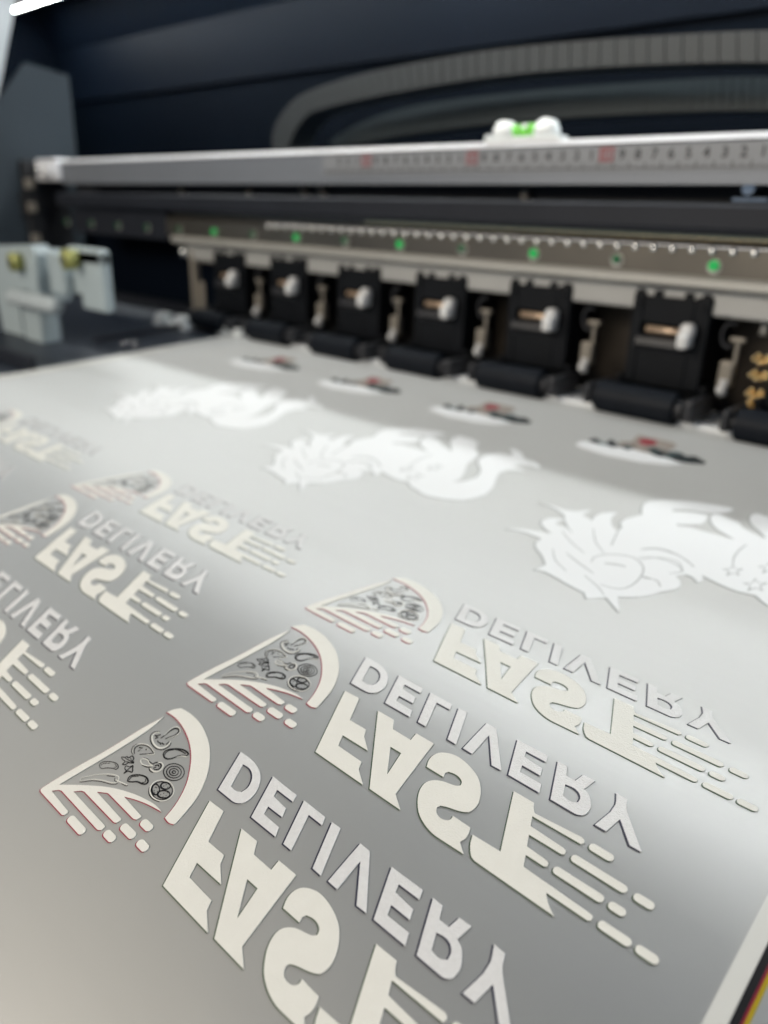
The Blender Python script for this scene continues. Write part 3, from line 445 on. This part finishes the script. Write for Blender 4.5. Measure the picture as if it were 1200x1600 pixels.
# pinch roller units
def pinch_unit(cx, first=None):
    if first is not None:
        r = first.copy(); COL.objects.link(r); r.parent = pr; r.location = (Vector((cx, -.1, 0)) * U); r.rotation_euler = (random.uniform(-.006, .006), random.uniform(-.012, .012), random.uniform(-.01, .01))
        for ch in UNIT_PARTS:
            c = ch.copy(); COL.objects.link(c); c.parent = r
        return r
    bm = bmesh.new()
    yf, yb = 8.50, 8.64
    # plate with window: built from four bars and notched top
    box(bm, -.51, -.36, yf, yb, 1.0, 2.15, .02); box(bm, .30, .51, yf, yb, 1.0, 2.15, .02)
    box(bm, -.361, .301, yf + .005, yb, 1.78, 2.12, .01); box(bm, -.361, .301, yf + .005, yb, 1.0, 1.50, .01)
    for xx in (-.44, -.2, .2, .42): box(bm, xx - .06, xx + .06, yf + .02, yb, 2.11, 2.19, .02)
    # ribs, side cheeks, lower arm holding the roller
    box(bm, -.50, -.40, yf + .1, 9.3, 1.05, 2.1, .01); box(bm, .40, .50, yf + .1, 9.3, 1.05, 2.1, .01)
    box(bm, -.36, .32, yb + .2, yb + .3, 1.3, 2.1, .01)
    for xx in (-.62, .52): box(bm, xx, xx + .09, 8.5, 8.9, .74, 1.08, .03)
    box(bm, -.60, .60, 8.72, 8.9, .84, 1.06, .03)
    cyl(bm, (.40, 8.47, 2.02), (.40, 8.51, 2.02), .05, n=16); cyl(bm, (-.42, 8.47, 2.02), (-.42, 8.51, 2.02), .05, n=16)
    body = obj('pinch_roller_unit', bm, MT['blk'], pr); body.location = Vector((cx, -.1, 0)) * U
    bm = bmesh.new(); prism_x(bm, [(8.50, 1.63), (8.42, 1.60), (8.40, 1.52), (8.499, 1.44)], -.37, .24)
    obj('ledge', bm, MT['ledge'], body)
    bm = bmesh.new(); cyl(bm, (-.30, 8.56, 1.70), (.28, 8.56, 1.70), .045, n=20); obj('shaft', bm, MT['shaft'], body, True)
    bm = bmesh.new(); box(bm, .235, .385, 8.22, 8.47, 1.54, 1.74, .05, 4); box(bm, .215, .40, 8.30, 8.48, 1.64, 1.85, .07, 4)
    obj('lever_knob', bm, MT['knob'], body, True)
    bm = bmesh.new(); cyl(bm, (-.63, 8.13, .828), (.44, 8.13, .828), .205, n=40)
    bmesh.ops.bevel(bm, geom=[e for e in bm.edges if abs(e.verts[0].co.x - e.verts[1].co.x) < 1e-6], offset=.015 * U, segments=2, affect='EDGES')
    for xx in (-.23, .15): cyl(bm, (xx, 8.13, .828), (xx + .01, 8.13, .828), .2075, n=40)
    rl = obj('pinch_roller', bm, MT['rubber'], body)
    bm = bmesh.new(); cyl(bm, (-.78, 8.13, .828), (.66, 8.13, .828), .065, n=20); cyl(bm, (.441, 8.13, .828), (.52, 8.13, .828), .12, n=24)
    obj('roller_axle', bm, MT['ledge'], body)
    for q in ((.55, .68), (-.81, -.71)):
        bm = bmesh.new(); box(bm, q[0], q[1], 8.0, 8.7, .71, .98, .04); obj('roller_arm', bm, MT['ledge'], body)
    # hook and tension clip to the right
    bm = bmesh.new()
    tube(bm, [(.70 + .10 * math.cos(t), 8.75, 1.72 + .15 * math.sin(t)) for t in [math.radians(d) for d in range(60, 301, 24)]], .028)
    obj('hook', bm, MT['ledge'], body)
    bm = bmesh.new(); box(bm, .68, .86, 8.6, 8.75, 1.10, 1.42, .03); box(bm, .83, .88, 8.6, 8.66, 1.38, 1.68, .015); box(bm, .76, .94, 8.58, 8.68, 1.66, 1.72, .015)
    obj('tension_clip', bm, MT['clip'], body)
    bm = bmesh.new(); sph(bm, (.78, 8.55, 1.08), .065, n=14); cyl(bm, (.78, 8.6, 1.0), (.78, 8.6, 1.2), .05)
    obj('clip_foot', bm, MT['knob'], body, True)
    UNIT_PARTS[:] = list(body.children)
    return body
UNIT_PARTS = []
K5 = 9.86 / 9.66
xs = [-4.03, -5.89, -7.74, -9.57, -11.36, -13.18]
u0 = pinch_unit(xs[0] * K5 - .02)
for x in xs[1:]: pinch_unit(x * K5 - .02, u0)
pinch_unit(-2.17 * K5 - .02, u0)
for o in [c for c in pr.children if c.name.startswith('pinch_roller_unit')]: o['group'] = 'pinch roller units along the beam'
# brass springs at the right, with beads added for their glints
bm = bmesh.new()
for zc in (1.45, 1.25, 1.02, .86):
    for i in range(14):
        t = i / 13
        sph(bm, (-3.15 + .55 * t, 8.8 + .04 * math.sin(i * 2.4), zc + .05 * math.sin(i * 1.9)), .038, n=12)
    cyl(bm, (-3.15, 8.85, zc), (-2.6, 8.85, zc), .03)
obj('brass_springs_with_glints', bm, MT['brass'], pr, True)
bm = bmesh.new(); cyl(bm, (-2.75, 8.75, 1.85), (-2.35, 8.75, 1.83), .10); cyl(bm, (-3.08, 8.75, 1.9), (-3.08, 8.75, 1.75), .05)
obj('steel_pin', bm, MT['steellip'], pr, True)

# frame at the left end of the roller row
bm = bmesh.new(); box(bm, -14.85, -14.68, 8.45, 8.6, .78, 2.12, .02); box(bm, -14.68, -13.75, 8.5, 8.56, 1.90, 2.06, .02); box(bm, -14.67, -14.45, 8.5, 8.54, .78, 1.5, .02)
obj('end_frame', bm, MT['clip'], pr)
bm = bmesh.new(); cyl(bm, (-15.0, 8.35, 2.08), (-15.0, 8.5, 2.08), .10, n=16); obj('frame_screw', bm, MT['chrome'], pr, True)
def edge_clamp(x, y, s, label):
    bm = bmesh.new()
    box(bm, -.75 * s, .45 * s, -.06, .12, .0, .10, .03)
    for xx, a in ((-.62 * s, 1), (.34 * s, -1)):
        prism_y(bm, [(xx - .16 * s, 0), (xx + .16 * s, 0), (xx + .16 * s + a * .10 * s, .26 * s), (xx - .10 * s + a * .14 * s, .26 * s)], -.16, .06)
    o = obj('film_edge_clamp', bm, MT['whiteb'])
    o.location = Vector((x, y, film_pt(0, y)[2] / U + (-0.035 if x < -12.9 else 0.0))) * U
    tag(o, label, 'clamp', 'white film edge clamps')
edge_clamp(-14.65, 7.95, 1.0, 'white plastic clamp with two raised lugs on the dark platen left of the film')
edge_clamp(-12.7, 8.05, .6, 'small white clamp sitting on the far left corner of the film')
bm = bmesh.new()
for x_, y_ in ((-13.95, 6.25), (-13.7, 6.35)): sph(bm, (x_, y_, film_pt(0, y_)[2] / U - .01), .05, sz=.5, n=12)
obj('platen_screws', bm, MT['chrome'], plat, True)

# white bracket block on the left
def side_bracket(dx):
    bm = bmesh.new()
    prism_y(bm, [(dx + .0, .45), (dx + 1.0, .45), (dx + .95, 1.35), (dx + 1.95, 1.45), (dx + 2.05, 2.10), (dx + 1.9, 2.26), (dx + .1, 2.16), (dx - .1, 2.05), (dx - .12, 1.2)], 5.25, 5.55)
    box(bm, dx + 1.45, dx + 1.95, 5.26, 5.9, 1.2, 2.16, .04)
    return bm
blk = obj('roll_bracket', side_bracket(-17.1), MT['white'], pr)
bm = bmesh.new()
box(bm, -14.75, -14.15, 5.3, 5.55, 1.42, 2.15, .05); box(bm, -13.95, -12.72, 5.3, 5.5, 2.00, 2.30, .06); box(bm, -13.55, -12.72, 5.3, 5.5, 1.25, 2.28, .06)
box(bm, -15.0, -13.0, 5.5, 5.6, 1.45, 1.9, .02)
obj('roll_bracket', bm, MT['white'], pr)
bm = bmesh.new(); box(bm, -15.95, -15.15, 5.2, 5.6, .42, 1.1, .04); obj('bracket_foot', bm, MT['white'], pr)
bm = bmesh.new(); box(bm, -16.1, -14.05, 4.95, 5.24, 1.10, 1.40, .13, 5); obj('lever_handle', bm, MT['levergrey'], pr, True)
for x_, z_ in ((-15.62, 1.92), (-13.38, 2.10)):
    bm = bmesh.new(); cyl(bm, (x_ - .12, 5.05, z_), (x_ - .12, 5.25, z_), .17, n=28); o = obj('brass_screw', bm, MT['brassy'], pr, True)
    bm = bmesh.new(); cyl(bm, (x_ - .12, 5.03, z_), (x_ - .12, 5.049, z_), .06, n=12); obj('hex_socket', bm, MT['blackgap'], o)
bm = bmesh.new(); box(bm, -12.9, -12.7, 5.6, 9.4, .95, 1.25, .02)

# end cover and hood
bm = bmesh.new()
def poly_x(bm, pts, x0, x1): prism_x(bm, pts, x0, x1)
poly_x(bm, [(2.5, -1.0), (9.3, -1.0), (9.38, 6.0), (8.3, 6.15), (7.55, 5.3), (2.5, 5.3)], -21.3, -21.15)
obj('end_cover', bm, MT['sidep'], pr)
bm = bmesh.new(); poly_x(bm, [(2.5, 5.301), (7.5, 5.301), (8.1, 7.0), (8.9, 9.6), (2.5, 9.6)], -21.3, -21.12)
obj('hood_side_post', bm, MT['postp'], pr)
bm = bmesh.new(); box(bm, -21.9, -20.9, 7.8, 8.9, .4, 3.95, .03); box(bm, -21.3, -21.0, 7.7, 7.8, 2.6, 3.2, .02)
cv = obj('end_gearbox', bm, MT['blackgap'], pr)
for z_ in (3.4, 2.85, 2.1):
    bm = bmesh.new(); box(bm, -20.9 + .0, -20.75, 7.75, 7.95, z_ - .12, z_ + .12, .03); obj('gearbox_tab', bm, MT['clip'], cv)
hood = bmesh.new(); box(hood, -31.2, -31.0, 2, 15, -2, 11); 
obj('hood_side_wall', hood, MT['navyhood'], pr)
bm = bmesh.new(); box(bm, -31, 8, 14.0, 14.1, -2, 6.35)
obj('rear_panel', bm, MT['darkwall'], pr)
bm = bmesh.new(); prism_x(bm, [(13.9, 6.35), (13.9, 8.0), (13.2, 9.4), (4.5, 10.4), (4.5, 10.5), (13.3, 9.5), (14.0, 8.1), (14.0, 6.35)], -31, 8)
obj('hood_shell', bm, MT['navyhood'], pr)
# lamps under the hood
bm = bmesh.new(); prism_x(bm, [(11.70, 8.82), (11.78, 8.82), (11.78, 9.00), (12.22, 9.00), (12.22, 8.94), (12.30, 8.94), (12.30, 9.11), (11.70, 9.11)], -29.9, 7.5)
lp = obj('lamp_housing', bm, MT['whiteb'], pr)
bm = bmesh.new(); box(bm, -29.8, 7.5, 11.84, 12.14, 8.90, 8.99, .03)
obj('lamp_tube', bm, MT['lamp'], lp)
bm = bmesh.new(); prism_x(bm, [(7.6, 7.74), (8.1, 7.74), (8.1, 7.85), (7.6, 7.85)], -20.6, 7.0)
lp2 = obj('lamp_housing', bm, MT['whiteb'], pr)
bm = bmesh.new(); box(bm, -20.5, 6.9, 7.7, 8.0, 7.66, 7.738, .03)
obj('lamp_tube', bm, MT['lamp2'], lp2)
bm = bmesh.new(); box(bm, -13.0, 7.0, 13.25, 13.55, 8.16, 8.26)
lp3 = obj('lamp_housing', bm, MT['whiteb'], pr)
bm = bmesh.new(); box(bm, -12.9, 6.9, 13.27, 13.53, 8.08, 8.159, .02)
obj('lamp_tube', bm, MT['lamp3'], lp3)
# cable chain and the made-up band behind it
ARC = [(-13.40, 3.9, -12.98, 3.9), (-13.63, 4.11, -13.13, 4.1), (-13.56, 4.52, -12.92, 4.44), (-13.2, 4.85, -12.54, 4.71), (-12.72, 5.07, -12.1, 4.8), (-11.82, 5.22, -11.5, 4.86), (-10.52, 5.33, -10.4, 4.94), (-8.45, 5.40, -8.41, 5.03), (-6.73, 5.37, -6.69, 5.02), (-5.3, 5.30, -5.24, 4.96), (-4.07, 5.22, -4.0, 4.87), (-2.5, 5.05, -2.45, 4.70), (0, 4.7, 0, 4.35), (2.5, 4.2, 2.5, 3.9)]
def chain(name, arc, y0, y1, material, step=.24, ribs=True):
    out = [Vector((a[0], a[1])) for a in arc]; inn = [Vector((a[2], a[3])) for a in arc]
    def samp(P, t):
        n = len(P) - 1; f = min(max(t, 0), 1) * n; i = min(int(f), n - 1); k = f - i
        a = P[max(i - 1, 0)]; b = P[i]; c = P[i + 1]; d = P[min(i + 2, n)]
        return 0.5 * (2 * b + (c - a) * k + (2 * a - 5 * b + 4 * c - d) * k * k + (3 * b - a - 3 * c + d) * k ** 3)
    bm = bmesh.new()
    # arc-length table
    T = [i / 600 for i in range(601)]; L = [0]
    for i in range(600): L.append(L[-1] + (samp(out, T[i + 1]) - samp(out, T[i])).length)
    n = int(L[-1] / step)
    def tl(l):
        for i in range(600):
            if L[i + 1] >= l: return T[i] + (T[i + 1] - T[i]) * (l - L[i]) / max(1e-9, L[i + 1] - L[i])
        return 1
    for i in range(n):
        t0 = tl(i * step); t1 = tl((i + .93) * step)
        q = [samp(out, t0), samp(out, t1), samp(inn, t1), samp(inn, t0)]
        prism_y(bm, [(p.x, p.y) for p in q], y0, y1)
        t0b = tl((i - .1) * step); t1b = tl((i + 1.02) * step)
        m0 = samp(out, t0b) * .85 + samp(inn, t0b) * .15; m1 = samp(out, t1b) * .85 + samp(inn, t1b) * .15
        m2 = samp(out, t1b) * .15 + samp(inn, t1b) * .85; m3 = samp(out, t0b) * .15 + samp(inn, t0b) * .85
        prism_y(bm, [(p.x, p.y) for p in (m0, m1, m2, m3)], y0 + .015, y1 - .015)
    return obj(name, bm, material, pr)
chain('cable_chain', ARC, 9.8, 10.4, MT['chain'])
ARC2 = [(-13.2, 4.35, -13.0, 4.2), (-12.2, 4.68, -12.2, 4.3), (-10.8, 4.89, -10.8, 4.42), (-8.62, 4.97, -8.62, 4.52), (-6.27, 4.96, -6.27, 4.53), (-4.39, 4.89, -4.31, 4.47), (-2.5, 4.7, -2.5, 4.3), (0, 4.4, 0, 4.0), (2.5, 4.0, 2.5, 3.6)]
chain('chain_reflection_band', ARC2, 11.0, 11.6, MT['wallband'], .14)  # made-up band for the chain's reflection and shadow on the rear wall

# ------------------------------------------------------------------ spirit level on the beam
lv = bpy.data.objects.new('spirit_level', None); COL.objects.link(lv); lv.location = Vector((-6.48, 8.31, 3.956)) * U
tag(lv, 'small white spirit level with green vial standing on top of the silver beam', 'spirit level')
bm = bmesh.new(); box(bm, -.60, .60, -.10, .14, .0, .055, .02, 3); box(bm, -.58, -.5, -.12, .16, .03, .09, .02)
obj('base', bm, MT['whiteb'], lv)
for sx in (-1, 1):
    bm = bmesh.new(); xx = .33 * sx
    pts = [(xx - .17, .05), (xx + .17, .05)] + [(xx + .15 * math.cos(t), .14 + .13 * math.sin(t)) for t in [math.pi * i / 10 for i in range(11)]]
    prism_y(bm, pts, -.07, .11); bmesh.ops.bevel(bm, geom=list(bm.edges), offset=.018 * U, segments=3, affect='EDGES')
    obj('end_lug', bm, MT['whiteb'], lv, True)
bm = bmesh.new(); cyl(bm, (-.20, .02, .14), (.20, .02, .14), .075, n=28); v = obj('vial', bm, MT['vial'], lv, True)
for xx in (-.07, .07):
    bm = bmesh.new(); cyl(bm, (xx - .006, .02, .14), (xx + .006, .02, .14), .078, n=28); obj('vial_line', bm, MT['tapeink'], v, True)
bm = bmesh.new(); sph(bm, (.01, -.03, .175), .035, sx=1.4, n=12); obj('bubble', bm, MT['whiteb'], v, True)

# ------------------------------------------------------------------ film and prints
film = obj('printed_film', sheet(-12.93, -0.02, -4.0, 9.0, -0.012, 0.0, 40), MT['film'], None, True)
tag(film, 'frosted transfer film with mirrored white prints feeding out under the black rollers', 'film')
# straight bars printed along both edges
for nm, a0, a1, m in (('white_edge_bar', -.424, -.349, 'barwhite'), ('black_edge_bar', -.348, -.316, 'black'), ('red_edge_bar', -.3155, -.3055, 'magenta'), ('yellow_edge_bar', -.305, -.289, 'yellow')):
    obj(nm, sheet(a0, a1, -4.0, 8.9, 0.0005, 0.003), MT[m], film)
obj('tan_edge_stripe', sheet(-12.66, -12.60, -4.0, 8.9, 0.0005, 0.002), MT['tan'], film)
obj('film_edge_band', sheet(-12.925, -12.72, -4.0, 8.9, 0.0005, 0.004), MT['barwhite'], film)

H = 0.005
root = None
pz = ART['pizza'] + [capsule(c[0], c[1], .022) for c in ART['pcaps']]
fs = ART['fast'] + [capsule((c[0][0] + .004, c[0][1]), (c[1][0] - .008, c[1][1]), .0205) for c in ART['caps']]
def logo():
    p = ink('pizza_logo', pz, MT['ink'], 0.0004, H, film)
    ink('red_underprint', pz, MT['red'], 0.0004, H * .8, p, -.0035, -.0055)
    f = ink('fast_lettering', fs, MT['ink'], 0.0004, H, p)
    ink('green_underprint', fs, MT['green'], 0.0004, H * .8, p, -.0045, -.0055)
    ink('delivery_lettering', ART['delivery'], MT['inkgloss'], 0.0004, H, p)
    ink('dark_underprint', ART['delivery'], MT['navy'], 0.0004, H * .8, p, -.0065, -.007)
    strokes('topping_outlines', ART['black_strokes'], 1 / 190, MT['black'], 0.0003, .0018, p)
    strokes('topping_highlights', ART['white_strokes'], 1 / 360, MT['ink'], 0.0003, .0030, p)
    return p
# the film is curved, so every row of logos is laid on the surface anew; rows share their meshes across columns
DX = 3.51
base = film_pt
rows = []
for n in (0, 1, 2):
    XO = 0.025 * n
    def film_pt(a, s, h=0.0, _n=n, _x=XO): return base(a + _x, s + _n, h)
    L0 = logo()
    cols = [1, 2] if n else [1]
    for m in cols:
        c = L0.copy(); COL.objects.link(c); c.parent = film; c.location = Vector((-DX * m, 0, 0)) * U
        for ch in L0.children:
            q = ch.copy(); COL.objects.link(q); q.parent = c
film_pt = base
HU = 0.004
uni = ink('unicorn_print', ART['unicorn'], MT['inksoft'], 0.0004, HU, film)
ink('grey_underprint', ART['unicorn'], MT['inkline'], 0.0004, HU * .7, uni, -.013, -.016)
strokes('drawing_lines', ART['ustrokes'], 1 / 420, MT['inkline'], HU, HU + .0006, uni)
ud = [u for u in uni.children]
for m in (1, 2):
    c = uni.copy(); COL.objects.link(c); c.parent = film; c.location = Vector((-3.488 * m, 0, 0)) * U
    for ch in ud:
        q = ch.copy(); COL.objects.link(q); q.parent = c
kt = ink('racer_print', ART['kart_white'], MT['inksoft'], 0.0004, .006, film)
ink('pale_figure', ART['kart_grey'], MT['beige'], 0.0004, .0075, kt)
ink('dark_shapes', ART['kart_dark'], MT['artblack'], 0.0004, .010, kt)
rr = random.Random(5)
bits = []
for i in range(46):
    u = rr.random(); cx_ = -4.1 + 1.15 * u; cy_ = 6.82 + .12 * u + rr.uniform(-.02, .22) * (1 - abs(2 * u - 1.1) * .6)
    w_, h_ = rr.uniform(.02, .07), rr.uniform(.01, .04); n_ = 6
    bits.append(((i % 3), [[(cx_ + w_ * math.cos(t) * rr.uniform(.7, 1.2), cy_ + h_ * math.sin(t)) for t in [2 * math.pi * k / n_ for k in range(n_)]]]))
for k_, (nm_, m_) in enumerate((('dark_details', 'artblack'), ('beige_details', 'beige'), ('teal_details', 'teal'))):
    ink(nm_, [b for q, b in bits if q == k_], MT[m_], 0.0004, .0085 + .001 * k_, kt)
ink('red_shape', ART['kart_red'], MT['artred'], 0.0004, .012, kt)
kc = list(kt.children)
for m in (-1, 1, 2, 3):
    c = kt.copy(); COL.objects.link(c); c.parent = film; c.location = Vector((-2.249 * m, 0, 0)) * U
    for ch in kc:
        q = ch.copy(); COL.objects.link(q); q.parent = c
for o in list(film.children):
    b = o.name.split('.')[0]
    g = {'pizza_logo': 'mirrored pizza delivery logos in rows', 'unicorn_print': 'white unicorn silhouettes in a row', 'racer_print': 'small coloured prints near the rollers'}.get(b)
    if g: o['group'] = g
SC.render.engine = 'CYCLES'
